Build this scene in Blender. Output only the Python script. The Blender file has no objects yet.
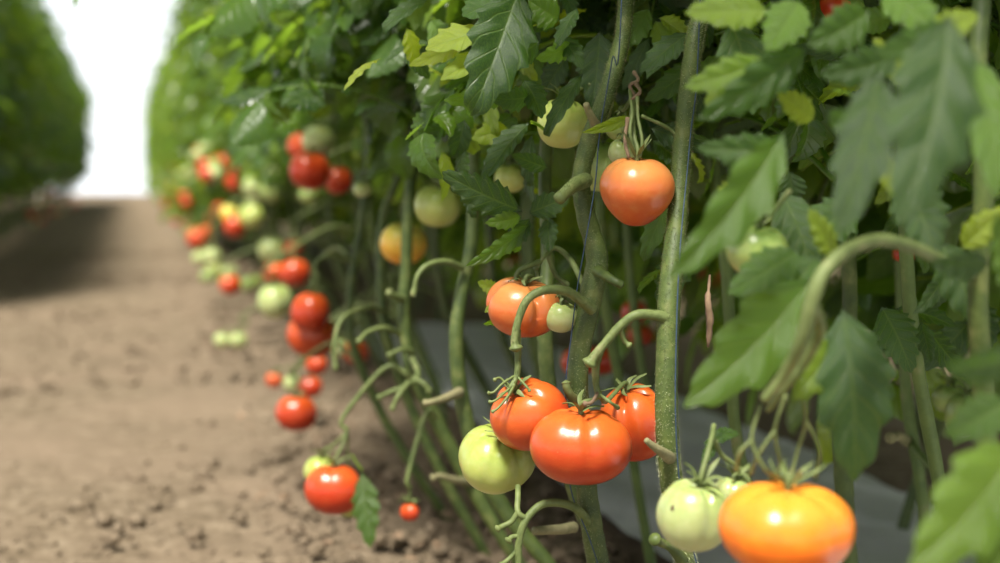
import bpy, math, random
import numpy as np
from mathutils import Vector, Matrix
C = bpy.context.scene.collection
R = random.Random(11)
NR = np.random.RandomState(5)
PI = math.pi

# ------------------------------------------------------------------ camera
FPX = 1389.0
CAM = np.array([0.0, 0.0, 0.6])
PSI, TH = math.radians(15.06), math.radians(4.59)
FW = np.array([math.sin(PSI)*math.cos(TH), math.cos(PSI)*math.cos(TH), -math.sin(TH)])
RT = np.array([math.cos(PSI), -math.sin(PSI), 0.0])
UP = np.cross(RT, FW)
def P(px, py, d):
    return CAM + d*(FW + (px-500)/FPX*RT - (py-281.5)/FPX*UP)
def proj(v):
    q = np.asarray(v) - CAM
    d = q @ FW
    dd = np.where(d > 0.05, d, 0.05)
    return 500 + FPX*(q @ RT)/dd, 281.5 - FPX*(q @ UP)/dd, d
def unit(v):
    v = np.asarray(v, float); return v/(np.linalg.norm(v)+1e-12)

cd = bpy.data.cameras.new('camera'); cam = bpy.data.objects.new('camera', cd); C.objects.link(cam)
M = Matrix(((RT[0], UP[0], -FW[0]), (RT[1], UP[1], -FW[1]), (RT[2], UP[2], -FW[2]))).to_4x4()
M.translation = Vector(CAM); cam.matrix_world = M
cd.sensor_width = 36; cd.lens = FPX*36/1000; cd.clip_start = 0.02; cd.clip_end = 500
cd.dof.use_dof = True; cd.dof.focus_distance = 1.30; cd.dof.aperture_fstop = 3.0
bpy.context.scene.camera = cam

# ------------------------------------------------------------------ materials
def new_mat(name):
    m = bpy.data.materials.new(name); m.use_nodes = True
    nt = m.node_tree; nt.nodes.clear()
    return m, nt, (lambda t, **k: mk(nt, t, **k))
def mk(nt, t, **k):
    n = nt.nodes.new(t)
    for a, b in k.items():
        if a.startswith('i_'):
            n.inputs[a[2:].replace('_', ' ')].default_value = b
        else: setattr(n, a, b)
    return n
def link(nt, a, b): nt.links.new(a, b)
def ramp(nt, stops, fac=None, interp='LINEAR'):
    n = nt.nodes.new('ShaderNodeValToRGB'); e = n.color_ramp.elements
    n.color_ramp.interpolation = interp
    e[0].position, e[0].color = stops[0][0], (*stops[0][1], 1)
    e[1].position, e[1].color = stops[-1][0], (*stops[-1][1], 1)
    for p, c in stops[1:-1]:
        q = e.new(p); q.color = (*c, 1)
    if fac is not None: nt.links.new(fac, n.inputs[0])
    return n
def math_(nt, op, a, b=None, c=None):
    n = nt.nodes.new('ShaderNodeMath'); n.operation = op
    for i, v in enumerate((a, b, c)):
        if v is None: continue
        if isinstance(v, (int, float)): n.inputs[i].default_value = v
        else: nt.links.new(v, n.inputs[i])
    return n.outputs[0]
def mixc(nt, fac, a, b, mode='MIX'):
    n = nt.nodes.new('ShaderNodeMix'); n.data_type = 'RGBA'; n.blend_type = mode
    for sock, v in ((n.inputs['Factor'], fac), (n.inputs[6], a), (n.inputs[7], b)):
        if isinstance(v, (int, float)): sock.default_value = v
        elif isinstance(v, tuple): sock.default_value = (*v, 1)
        else: nt.links.new(v, sock)
    return n.outputs[2]
def noise(nt, scale, detail=3, rough=0.5, vec=None):
    n = nt.nodes.new('ShaderNodeTexNoise'); n.inputs['Scale'].default_value = scale
    n.inputs['Detail'].default_value = detail; n.inputs['Roughness'].default_value = rough
    if vec is not None: nt.links.new(vec, n.inputs['Vector'])
    return n.outputs['Fac']
def finish(nt, sh):
    o = nt.nodes.new('ShaderNodeOutputMaterial'); nt.links.new(sh, o.inputs['Surface'])
def bump(nt, h, strength, dist=0.001):
    b = nt.nodes.new('ShaderNodeBump'); b.inputs['Strength'].default_value = strength
    b.inputs['Distance'].default_value = dist; nt.links.new(h, b.inputs['Height']); return b.outputs[0]

def leaf_material(name='leaf_green'):
    m, nt, n = new_mat(name)
    att = nt.nodes.new('ShaderNodeAttribute'); att.attribute_name = 'tint'
    uv = nt.nodes.new('ShaderNodeUVMap')
    sp = nt.nodes.new('ShaderNodeSeparateXYZ'); link(nt, uv.outputs[0], sp.inputs[0])
    a = math_(nt, 'ABSOLUTE', math_(nt, 'MULTIPLY', math_(nt, 'SUBTRACT', sp.outputs[0], 0.5), 2.0))
    ph = math_(nt, 'FRACT', math_(nt, 'SUBTRACT', math_(nt, 'MULTIPLY', sp.outputs[1], 7.0), math_(nt, 'MULTIPLY', a, 1.3)))
    ph = math_(nt, 'ABSOLUTE', math_(nt, 'SUBTRACT', ph, 0.5))           # 0 on a side vein
    vein = ramp(nt, [(0.0, (1, 1, 1)), (0.09, (0, 0, 0))], ph).outputs[0]
    mid = ramp(nt, [(0.0, (1, 1, 1)), (0.09, (0, 0, 0))], a).outputs[0]
    v = math_(nt, 'MAXIMUM', vein, mid)
    base = ramp(nt, [(0, (0.013, 0.036, 0.009)), (0.3, (0.028, 0.072, 0.011)), (0.6, (0.080, 0.155, 0.014)), (1, (0.25, 0.30, 0.022))], att.outputs['Fac']).outputs[0]
    nz = noise(nt, 55, 3)
    base = mixc(nt, ramp(nt, [(0.4, (0, 0, 0)), (0.7, (.5, .5, .5))], nz).outputs[0], base, (0.07, 0.12, 0.022))
    base = mixc(nt, math_(nt, 'MULTIPLY', v, 0.35), base, (0.12, 0.18, 0.05))
    geo = nt.nodes.new('ShaderNodeNewGeometry')
    under = mixc(nt, 0.45, base, (0.10, 0.14, 0.07))                     # paler underside of the blade
    col = mixc(nt, geo.outputs['Backfacing'], base, under)
    bsdf = n('ShaderNodeBsdfPrincipled'); link(nt, col, bsdf.inputs['Base Color'])
    bsdf.inputs['Roughness'].default_value = 0.31
    bsdf.inputs['Specular IOR Level'].default_value = 0.6
    hgt = math_(nt, 'ADD', math_(nt, 'MULTIPLY', v, -1.0), math_(nt, 'MULTIPLY', noise(nt, 160, 2), 0.7))
    bn = bump(nt, hgt, 0.6, 0.0012); link(nt, bn, bsdf.inputs['Normal'])
    tr = n('ShaderNodeBsdfTranslucent')
    tc = mixc(nt, 1.0, col, (3.6, 3.6, 0.9), 'MULTIPLY'); link(nt, tc, tr.inputs['Color'])
    mx = n('ShaderNodeMixShader'); mx.inputs[0].default_value = 0.42
    link(nt, bsdf.outputs[0], mx.inputs[1]); link(nt, tr.outputs[0], mx.inputs[2])
    finish(nt, mx.outputs[0]); return m

def simple(name, stops, scale=20, rough=0.5, bmp=0.3, bdist=0.001, detail=4, spec=0.4, sss=0.0, coat=0.0):
    m, nt, n = new_mat(name)
    tc = nt.nodes.new('ShaderNodeTexCoord')
    c = ramp(nt, stops, noise(nt, scale, detail, 0.6, tc.outputs['Object'])).outputs[0]
    b = n('ShaderNodeBsdfPrincipled'); link(nt, c, b.inputs['Base Color'])
    b.inputs['Roughness'].default_value = rough; b.inputs['Specular IOR Level'].default_value = spec
    if sss: b.inputs['Subsurface Weight'].default_value = sss; b.inputs['Subsurface Radius'].default_value = (0.01, 0.006, 0.002); b.inputs['Subsurface Scale'].default_value = 0.5
    if bmp: link(nt, bump(nt, noise(nt, scale*3, 3, 0.6, tc.outputs['Object']), bmp, bdist), b.inputs['Normal'])
    finish(nt, b.outputs[0]); return m

def tomato_mat(name, top, midc, low, rough=0.30, mott=0.25, mcol=(0.6, 0.35, 0.05)):
    """skin: shoulder colour round the stalk, body colour, blossom-end colour (how ripe it is)"""
    m, nt, n = new_mat(name)
    tc = nt.nodes.new('ShaderNodeTexCoord')
    sp = nt.nodes.new('ShaderNodeSeparateXYZ'); link(nt, tc.outputs['Generated'], sp.inputs[0])
    nz = noise(nt, 3.0, 2, 0.5, tc.outputs['Generated'])
    z = math_(nt, 'ADD', sp.outputs[2], math_(nt, 'MULTIPLY', math_(nt, 'SUBTRACT', nz, 0.5), 0.5))
    c = ramp(nt, [(0.05, low), (0.5, midc), (0.95, top)], z).outputs[0]
    m2 = ramp(nt, [(0.45, (0, 0, 0)), (0.75, (1, 1, 1))], noise(nt, 5, 3, 0.6, tc.outputs['Generated'])).outputs[0]
    c = mixc(nt, math_(nt, 'MULTIPLY', m2, mott), c, mcol)
    sp2 = ramp(nt, [(0.70, (0, 0, 0)), (0.8, (1, 1, 1))], noise(nt, 60, 1, 0.5, tc.outputs['Generated'])).outputs[0]
    c = mixc(nt, math_(nt, 'MULTIPLY', sp2, 0.12), c, (0.8, 0.7, 0.4))
    b = n('ShaderNodeBsdfPrincipled'); link(nt, c, b.inputs['Base Color'])
    b.inputs['Roughness'].default_value = rough; b.inputs['Specular IOR Level'].default_value = 0.45
    b.inputs['Subsurface Weight'].default_value = 0.18
    b.inputs['Subsurface Radius'].default_value = (0.012, 0.005, 0.002)
    b.inputs['Subsurface Scale'].default_value = 0.6
    link(nt, bump(nt, noise(nt, 9, 3, 0.5, tc.outputs['Generated']), 0.08, 0.004), b.inputs['Normal'])
    finish(nt, b.outputs[0]); return m

LEAF = leaf_material()
STEM = simple('stem_green', [(0.3, (0.034, 0.058, 0.012)), (0.55, (0.070, 0.100, 0.020)), (0.75, (0.15, 0.165, 0.05))], 45, 0.55, 0.5, 0.001)
STEMD = simple('stem_old_green', [(0.3, (0.06, 0.10, 0.025)), (0.6, (0.11, 0.16, 0.04)), (0.8, (0.22, 0.22, 0.10))], 30, 0.6, 0.5, 0.001)
TRUSS = simple('truss_green', [(0.3, (0.08, 0.11, 0.03)), (0.6, (0.14, 0.175, 0.055)), (0.8, (0.27, 0.25, 0.12))], 60, 0.6, 0.5, 0.0008)
STUB = simple('cut_stub', [(0.3, (0.14, 0.14, 0.06)), (0.7, (0.28, 0.25, 0.13))], 60, 0.8, 0.6, 0.001)
DRY = simple('dry_brown', [(0.3, (0.09, 0.055, 0.03)), (0.7, (0.27, 0.18, 0.11))], 60, 0.85, 0.7, 0.001)
HAIR = simple('pale_hair', [(.3, (.42, .45, .25)), (.7, (.55, .56, .36))], 60, .7, 0)
TWINE = simple('twine_blue', [(0.3, (0.012, 0.025, 0.055)), (0.7, (0.035, 0.07, 0.13))], 200, 0.6, 0.3, 0.0003)
MATS = {
 'red':    tomato_mat('skin_red', (0.52, 0.080, 0.014), (0.45, 0.038, 0.009), (0.36, 0.022, 0.007), mcol=(0.54, 0.10, 0.02)),
 'orange': tomato_mat('skin_orange_red', (0.55, 0.105, 0.016), (0.48, 0.055, 0.010), (0.38, 0.030, 0.007), mcol=(0.56, 0.13, 0.025)),
 'amber':  tomato_mat('skin_amber', (0.78, 0.27, 0.03), (0.78, 0.17, 0.010), (0.70, 0.095, 0.006), mcol=(0.80, 0.28, 0.02), mott=0.5),
 'peach':  tomato_mat('skin_peach', (0.52, 0.20, 0.055), (0.52, 0.115, 0.025), (0.42, 0.060, 0.012), mcol=(0.55, 0.21, 0.06), mott=.45),
 'yellow': tomato_mat('skin_yellow', (0.55, 0.50, 0.10), (0.72, 0.42, 0.05), (0.78, 0.32, 0.03), mcol=(0.5, 0.5, 0.1)),
 'green':  tomato_mat('skin_green', (0.15, 0.23, 0.05), (0.24, 0.31, 0.08), (0.33, 0.38, 0.13), mcol=(0.35, 0.40, 0.16), mott=0.5),
 'pale':   tomato_mat('skin_pale_green', (0.27, 0.34, 0.10), (0.38, 0.43, 0.17), (0.47, 0.50, 0.24), mcol=(0.48, 0.51, 0.27), mott=0.5),
 'lime':   tomato_mat('skin_lime', (0.26, 0.33, 0.06), (0.37, 0.42, 0.10), (0.46, 0.47, 0.14), mcol=(0.46, 0.47, 0.17), mott=0.5),
}

# ------------------------------------------------------------------ mesh builder
class MB:
    def __init__(s): s.V = []; s.F = []; s.UV = []; s.T = []; s.n = 0
    def add(s, v, f, uv=None, t=0.4):
        v = np.asarray(v, float); k = len(v)
        s.V.append(v); s.F.append(np.asarray(f, int) + s.n)
        s.UV.append(np.zeros((k, 2)) if uv is None else uv)
        s.T.append(np.full(k, t) if np.isscalar(t) else np.asarray(t))
        s.n += k
    def build(s, name, mat, parent=None, origin=None):
        V = np.concatenate(s.V); F = np.concatenate(s.F); U = np.concatenate(s.UV); T = np.concatenate(s.T)
        if origin is not None: V = V - np.asarray(origin)
        me = mesh_from(name, V, F, U, T, mat)
        o = bpy.data.objects.new(name, me); C.objects.link(o)
        if origin is not None and parent is None: o.location = Vector(origin)
        if parent is not None: o.parent = parent
        return o
def mesh_from(name, V, F, U, T, mat):
    me = bpy.data.meshes.new(name)
    me.vertices.add(len(V)); me.vertices.foreach_set('co', V.astype(np.float32).ravel())
    me.loops.add(F.size); me.loops.foreach_set('vertex_index', F.astype(np.int32).ravel())
    me.polygons.add(len(F))
    me.polygons.foreach_set('loop_start', np.arange(0, F.size, 4, dtype=np.int32))
    me.polygons.foreach_set('loop_total', np.full(len(F), 4, dtype=np.int32))
    me.update(calc_edges=True)
    ul = me.uv_layers.new(name='UVMap'); ul.data.foreach_set('uv', U[F.ravel()].astype(np.float32).ravel())
    at = me.attributes.new('tint', 'FLOAT', 'POINT'); at.data.foreach_set('value', T.astype(np.float32))
    me.polygons.foreach_set('use_smooth', np.ones(len(F), dtype=bool))
    me.validate(); me.update()
    if mat: me.materials.append(mat)
    return me

def spline(pts, m=6):
    p = np.asarray(pts, float); out = []
    q = np.vstack([2*p[0]-p[1], p, 2*p[-1]-p[-2]])
    for i in range(1, len(q)-2):
        a, b, c, d = q[i-1], q[i], q[i+1], q[i+2]
        for k in range(m):
            t = k/m
            out.append(0.5*((2*b)+(-a+c)*t+(2*a-5*b+4*c-d)*t*t+(-a+3*b-3*c+d)*t**3))
    out.append(p[-1]); return np.array(out)
def tube(mb, pts, r, sides=10, m=6, knob=0.0, cap=True, tint=0.4, rough=0.0):
    """pts (n,3); r scalar, or one radius per point"""
    p = np.asarray(pts, float); rr = np.full(len(p), r) if np.isscalar(r) else np.asarray(r, float)
    s = spline(np.hstack([p, rr[:, None]]), m); c, rad = s[:, :3], np.maximum(s[:, 3], 1e-4)
    if knob: rad[-1] *= 1+knob; rad[-2] *= 1+knob*1.1; rad[-3] *= 1+knob*.6
    t = np.gradient(c, axis=0); t /= np.linalg.norm(t, axis=1)[:, None]+1e-9
    u = unit(np.cross(t[0], [0.3, 0.5, 0.81])); us = []
    for k in range(len(c)):
        u = unit(u - t[k]*np.dot(u, t[k])); us.append(u)
    us = np.array(us); vs = np.cross(t, us)
    an = np.linspace(0, 2*PI, sides, endpoint=False)
    rad2 = rad[:, None]*(1+rough*(NR.rand(len(c), 1)-.5)+rough*.6*(NR.rand(len(c), sides)-.5))
    ring = c[:, None]+rad2[..., None]*(np.cos(an)[None, :, None]*us[:, None]+np.sin(an)[None, :, None]*vs[:, None])
    V = ring.reshape(-1, 3); n = len(c)
    i = np.arange(n-1)[:, None]*sides; j = np.arange(sides)[None]; j2 = (j+1) % sides
    F = np.stack([i+j, i+j2, i+sides+j2, i+sides+j], -1).reshape(-1, 4)
    if cap:
        V = np.vstack([V, c[0]-t[0]*rad[0]*.4, c[-1]+t[-1]*rad[-1]*.5]); a, b = n*sides, n*sides+1
        h = []
        for k in range(0, sides, 2):
            k1, k2 = (k+1) % sides, (k+2) % sides
            h.append([a, k2, k1, k]); o = (n-1)*sides; h.append([b, o+k, o+k1, o+k2])
        F = np.vstack([F, h])
    mb.add(V, F, t=tint); return c, rad
def hairs(mb, c, rad, per=40, length=0.0011):
    """short bristles standing off a stem"""
    for k in range(len(c)-1):
        ax = unit(c[k+1]-c[k])
        for _ in range(per):
            f = R.random(); p = c[k]*(1-f)+c[k+1]*f; r = rad[k]*(1-f)+rad[k+1]*f
            d = NR.randn(3); d = unit(d-ax*np.dot(d, ax)); L = length*(0.5+R.random())
            a = p+d*r*.95; w = np.cross(d, ax)*0.00022; e = a+d*L+ax*L*(R.random()-.5)*.6
            mb.add([a-w, a+w, e+w*.3, e-w*.3], [[0, 1, 2, 3]], t=.8)

# ------------------------------------------------------------------ leaves
def leaflet(L, W, nl=12, nw=3, fold=0.35, droop=0.3, curl=0.15, teeth=5, tamp=0.3, ripple=0.03, twist=0.0, side=0.0, rs=0.0, tipcurl=0.0):
    t = np.linspace(0, 1, nl+1)[:, None]; u = np.linspace(-1, 1, 2*nw+1)[None]
    prof = np.sin(PI*np.clip(t, 0, 1)**0.78)**0.75*(1-.25*t)
    s = (t*teeth+rs) % 1.0
    saw = np.where(s < .7, s/.7, (1-s)/.3)
    au = np.abs(u)
    w = W*prof*(1+tamp*(saw-.5))
    w = np.maximum(w, 0)
    wx = u*w
    y = L*t+L*0.09*au*(1-t)*np.ones_like(wx)+tamp*0.10*L*au**2*saw*(prof > .1)
    ang = droop*t                                        # bend along the length
    ph = 2*PI*(t*teeth-au*.55+rs)
    z = fold*np.abs(wx)-curl*np.abs(wx)*au**2+ripple*L*np.sin(ph)*au*prof
    if tipcurl: ang = ang+tipcurl*np.clip((t-.75)/.25, 0, 1)**2
    # integrate the bend
    a1 = ang[:, 0]; dl = L/nl
    cy = np.concatenate([[0], np.cumsum(np.cos((a1[1:]+a1[:-1])/2)*dl)]); cz = -np.concatenate([[0], np.cumsum(np.sin((a1[1:]+a1[:-1])/2)*dl)])
    off = y-L*t
    X = wx+side*L*t**2; Y = cy[:, None]+np.cos(a1)[:, None]*off+np.sin(a1)[:, None]*z; Z = cz[:, None]-np.sin(a1)[:, None]*off+np.cos(a1)[:, None]*z
    if twist:
        ta = twist*t; X, Z = X*np.cos(ta)-Z*np.sin(ta)*0.7, Z+X*np.sin(ta)
    V = np.stack([X*np.ones_like(Y), Y, Z*np.ones_like(Y)], -1).reshape(-1, 3)
    nc = 2*nw+1
    i = np.arange(nl)[:, None]*nc; j = np.arange(2*nw)[None]
    F = np.stack([i+j, i+j+1, i+nc+j+1, i+nc+j], -1).reshape(-1, 4)
    U = np.stack([(u*.5+.5)*np.ones_like(t), t*np.ones_like(u)], -1).reshape(-1, 2)
    return V, F, U
def frame(origin, yax, nrm):
    y = unit(yax); z = unit(np.asarray(nrm)-y*np.dot(nrm, y)); x = np.cross(y, z)
    return np.array([x, y, z]), np.asarray(origin)
def compound(lod, rng):
    """a whole tomato leaf along +Y: curved midrib with paired lobed leaflets"""
    mb = MB(); L = 0.27
    nl, nw, sides = {0: (16, 3, 5), 1: (8, 2, 4), 2: (4, 1, 3)}[lod]
    dr = rng.uniform(0.5, 1.5)
    tt = np.linspace(0, 1, 7); a = -0.35+dr*tt*1.3
    pts = np.zeros((7, 3))
    for k in range(1, 7):
        pts[k] = pts[k-1]+L/6*np.array([rng.uniform(-.06, .06), math.cos(a[k]), -math.sin(a[k])])
    if lod < 2: tube(mb, pts, np.linspace(.0028, .0012, 7), sides+(sides % 2), 2, tint=.65, cap=False)
    else: tube(mb, pts, np.linspace(.0028, .0012, 7), 4, 1, tint=.65, cap=False)
    base_t = rng.uniform(.1, .6)
    spec = [(2, 1, .62), (2, -1, .62), (4, 1, .95), (4, -1, .95), (5, 1, .7), (5, -1, .7), (6, 0, 1.25)]
    if lod < 2: spec += [(3, 1, .28), (3, -1, .28)]
    for k, s, sc in spec:
        Ll = 0.078*sc*rng.uniform(.8, 1.15); W = Ll*rng.uniform(.30, .46)
        V, F, U = leaflet(Ll, W, nl, nw, fold=rng.uniform(-.1, .6), droop=rng.uniform(-.1, 1.5), curl=rng.uniform(0, .5),
                          teeth=4+rng.randint(0, 3), tamp=0 if lod == 2 else rng.uniform(.15, .32), ripple=.03 if lod < 2 else 0, twist=rng.uniform(-.8, .8), side=rng.uniform(-.15, .15), rs=rng.random())
        ang = a[k]+rng.uniform(-.1, .5); tang = np.array([0, math.cos(a[k]), -math.sin(a[k])])
        if s == 0: d = tang; st = pts[k]
        else:
            d = unit(tang*.6+np.array([s, 0, -rng.uniform(0, .6)])); st = pts[k]+d*.008
        nrm = unit(np.array([rng.uniform(-.4, .4), math.sin(ang)*.8+rng.uniform(-.3, .3), math.cos(ang)+.3]))
        Mx, o = frame(st, d, nrm)
        mb.add(V @ Mx+o, F, U, t=np.clip(base_t+rng.uniform(-.12, .14), 0, 1))
    return np.concatenate(mb.V), np.concatenate(mb.F), np.concatenate(mb.UV), np.concatenate(mb.T)
TEMPL = {l: [compound(l, random.Random(100*l+i)) for i in range(10)] for l in (0, 1, 2)}

# areas of the alley side that stay free of loose leaves: x0,y0,x1,y1,depth
KEEP = [(-50, 205, 1050, 900, 9.0), (-50, 150, 300, 215, 2.6), (290, 120, 350, 212, 3.2), (372, 180, 520, 290, 2.15), (375, -60, 720, 240, 1.37), (375, 230, 720, 300, 1.50), (525, 88, 660, 200, 1.52), (480, 0, 700, 80, 1.42),
        (700, -100, 1100, 230, 1.22), (700, 220, 1100, 900, 1.42), (650, -60, 705, 300, 1.34), (-500, -400, 1500, 900, 0.95), (150, -60, 400, 210, 1.75)]
def blocked(v):
    x, y, d = proj(v)
    for x0, y0, x1, y1, dd in KEEP:
        if np.any((x > x0) & (x < x1) & (y > y0) & (y < y1) & (d < dd) & (d > 0.0)): return True
    if np.any((d < 0.0) & (np.abs(v[:, 0]) < 0.3)): return True
    return False
def foliage(stem, n, lod, z0, z1, rng, world=None, bias=0.0, scale=(0.8, 1.25)):
    """leaves set round a stem polyline; world = offset when the pruning test applies"""
    mb = MB(); zs = stem[:, 2]; done = 0; tries = 0
    while done < n and tries < n*4:
        tries += 1
        z = z0+(z1-z0)*rng.random()**1.0
        k = np.searchsorted(zs, z); k = min(max(k, 1), len(zs)-1); f = (z-zs[k-1])/(zs[k]-zs[k-1]+1e-6)
        p = stem[k-1]*(1-f)+stem[k]*f
        az = rng.uniform(0, 2*PI) if rng.random() > bias else PI+rng.uniform(-1.0, 1.0)
        p = p+np.array([rng.uniform(-.07, .07), rng.uniform(-.1, .1), 0])
        d = np.array([math.cos(az)*.8, math.sin(az), rng.uniform(-.25, .45)])
        V, F, U, T = TEMPL[lod][rng.randint(0, 9)]
        s = rng.uniform(*scale)
        Mx, o = frame(p, d, [rng.uniform(-.35, .35), rng.uniform(-.35, .35), 1])
        W = (V*s) @ Mx+o
        if world is not None and blocked(W+world): continue
        mb.add(W, F, U, np.clip(T+rng.uniform(-.15, .2)+(0, .09, .16)[lod], 0, 1)); done += 1  # coarser leaf levels tinted lighter, painting in the brightness and haze of distance
    return mb if done else None

# ------------------------------------------------------------------ tags
def tag(o, label, cat, group=None, kind=None):
    if label: o['label'] = label
    if cat: o['category'] = cat
    if group: o['group'] = group
    if kind: o['kind'] = kind
    return o
def empty(name, loc, label, cat, group=None):
    o = bpy.data.objects.new(name, None); C.objects.link(o); o.location = Vector(loc)
    o.empty_display_size = .05
    return tag(o, label, cat, group)
def part(mb, name, mat, root):
    return mb.build(name, mat, root, origin=np.array(root.location))

# ------------------------------------------------------------------ tomato
def tomato_geo(r, h=0.8, lobes=5, amp=0.12, seed=0, dim=0.16, heart=0.0, seg=64, ring=40):
    rg = random.Random(seed)
    ph = np.linspace(0, 2*PI, seg, endpoint=False)[None]; th = np.linspace(0, PI, ring+1)[:, None]
    cuts = [(k+rg.uniform(-.18, .18))*2*PI/lobes+rg.random() for k in range(lobes)] if lobes else []
    dep = [rg.uniform(.4, 1.0) for _ in cuts]
    groove = np.zeros_like(ph)
    for c, d in zip(cuts, dep):
        dd = np.abs((ph-c+PI) % (2*PI)-PI); groove = groove+d*np.exp(-(dd/.20)**2)
    bul = 1+.05*np.sin(2*ph+rg.random()*6)+.03*np.sin(3*ph+rg.random()*6)
    st = np.sin(th); wgt = st**1.2*(.30+.70*(np.cos(th)*.5+.5))
    rad = r*bul*(1-amp*groove*wgt)
    prof = st**.92
    z = np.cos(th)*r*h
    rr = rad*prof
    if heart: q_ = (1-np.cos(th))/2; rr = rr*(1-heart*q_**3*.55); z = z-heart*.14*r*q_**3
    q = rr/r
    z = z-dim*r*np.exp(-(q/.34)**2)*(np.cos(th) > 0)-amp*1.1*r*groove*np.exp(-((q-.45)/.30)**2)*(np.cos(th) > 0)
    z = z+dim*.35*r*np.exp(-(q/.2)**2)*(np.cos(th) < 0)
    X = rr*np.cos(ph); Y = rr*np.sin(ph); Z = z*np.ones_like(X)
    V = np.stack([X, Y, Z], -1).reshape(-1, 3)
    i = np.arange(ring)[:, None]*seg; j = np.arange(seg)[None]; j2 = (j+1) % seg
    F = np.stack([i+j, i+seg+j, i+seg+j2, i+j2], -1).reshape(-1, 4)
    return V, F
def calyx_geo(r, zt, seed, n=6, length=0.024, up=0.3):
    mb = MB(); rg = random.Random(seed)
    for k in range(n):
        a = 2*PI*k/n+rg.uniform(-.25, .25); L = length*rg.uniform(.75, 1.2); w = .0022
        m = 7; t = np.linspace(0, 1, m+1)
        lift = up+rg.uniform(-.2, .5); rad = .001+L*t*(1-.2*lift*t)
        zz = zt+.0025+L*(lift*t**1.5)-.006*np.sin(PI*t)*0+.0035*np.sin(PI*t*1.2)
        wx = w*np.sin(PI*(t*.85+.13))**.8*1.0
        sw = rg.uniform(-.5, .5)*t**2
        ca, sa = np.cos(a+sw), np.sin(a+sw)
        for sgn_z in (1,):
            cc = np.stack([rad*ca, rad*sa, zz], -1); side = np.stack([-sa*wx, ca*wx, np.full_like(wx, .0006)], -1)
            V = np.concatenate([cc-side, cc+np.array([0, 0, .0009]), cc+side])
            F = []
            for i in range(m):
                F += [[i, i+1, m+1+i+1, m+1+i], [m+1+i, m+1+i+1, 2*(m+1)+i+1, 2*(m+1)+i]]
            mb.add(V, F, t=.5)
    return mb
TOMS = []
def make_tomato(pos, r, h, lobes, amp, col, axis=(0, 0, 1), roll=0.0, seed=0, label='', group=None, dim=.16, heart=0, detail=2, calyx=True, stalk=None, cal_len=.022, cup=.3):
    """detail 2: with calyx and stalk; 0: far off, skin only"""
    seg, ring = {2: (72, 44), 1: (40, 24), 0: (24, 14)}[detail]
    V, F = tomato_geo(r, h, lobes, amp, seed, dim, heart, seg, ring)
    z = unit(axis); x = unit(np.cross([0.0, 1.0, 0.05], z)); x = unit(x); y = np.cross(z, x)
    c, s = math.cos(roll), math.sin(roll); x, y = x*c+y*s, y*c-x*s
    me = mesh_from('tomato', V, F, np.zeros((len(V), 2)), np.zeros(len(V)), MATS[col])
    o = bpy.data.objects.new('tomato', me); C.objects.link(o)
    mw = Matrix((( x[0], y[0], z[0]), (x[1], y[1], z[1]), (x[2], y[2], z[2]))).to_4x4(); mw.translation = Vector(pos)
    o.matrix_world = mw
    tag(o, label, 'tomato', group)
    zt = r*h-dim*r
    if calyx and detail > 0:
        cb = calyx_geo(r, zt, seed+7, length=cal_len*(r/.035)**.5, up=cup)
        c_o = cb.build('calyx', TRUSS, o)
    top = np.asarray(pos)+z*zt
    if stalk is not None:
        inv = np.array(mw.inverted())
        tb = MB(); pts = [top-z*.002, top+z*.010]+[np.asarray(q) for q in stalk]
        pts = np.array(pts); pl = np.hstack([pts, np.ones((len(pts), 1))]) @ inv.T
        tube(tb, pl[:, :3], [.0026, .0022]+[.0020]*(len(pts)-2), 8, 5)
        tb.build('stalk', TRUSS, o)
    TOMS.append((np.asarray(pos), r)); return o, top

# ------------------------------------------------------------------ plants of the rows
PLANTS = []   # (root, world stem polyline)
def place_tree(root, loc, rz=0, label=None, group=None):
    r = root.copy(); C.objects.link(r); r.location = Vector(loc); r.rotation_euler = (0, 0, rz)
    if label: r['label'] = label
    if group: r['group'] = group
    for ch in root.children:
        c = ch.copy(); C.objects.link(c); c.parent = r
    return r
def stem_curve(rng, lean=0.14, ly=-.08, top=2.05, wob=.02):
    pts = [(lean, ly, -.03), (lean*.75, ly*.7, .10), (lean*.25+rng.uniform(-wob, wob), ly*.2, .28), (rng.uniform(-wob, wob), rng.uniform(-wob, wob), .48)]
    z = .75
    while z < top:
        pts.append((rng.uniform(-.03, .03), rng.uniform(-.03, .03), z)); z += .3
    pts.append((0, 0, top)); return spline(pts, 5)
def stem_mesh(mb, s, r0=.0095, r1=.005, sides=8):
    tube(mb, s, np.linspace(r0, r1, len(s)), sides, 1, rough=.12)

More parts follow.
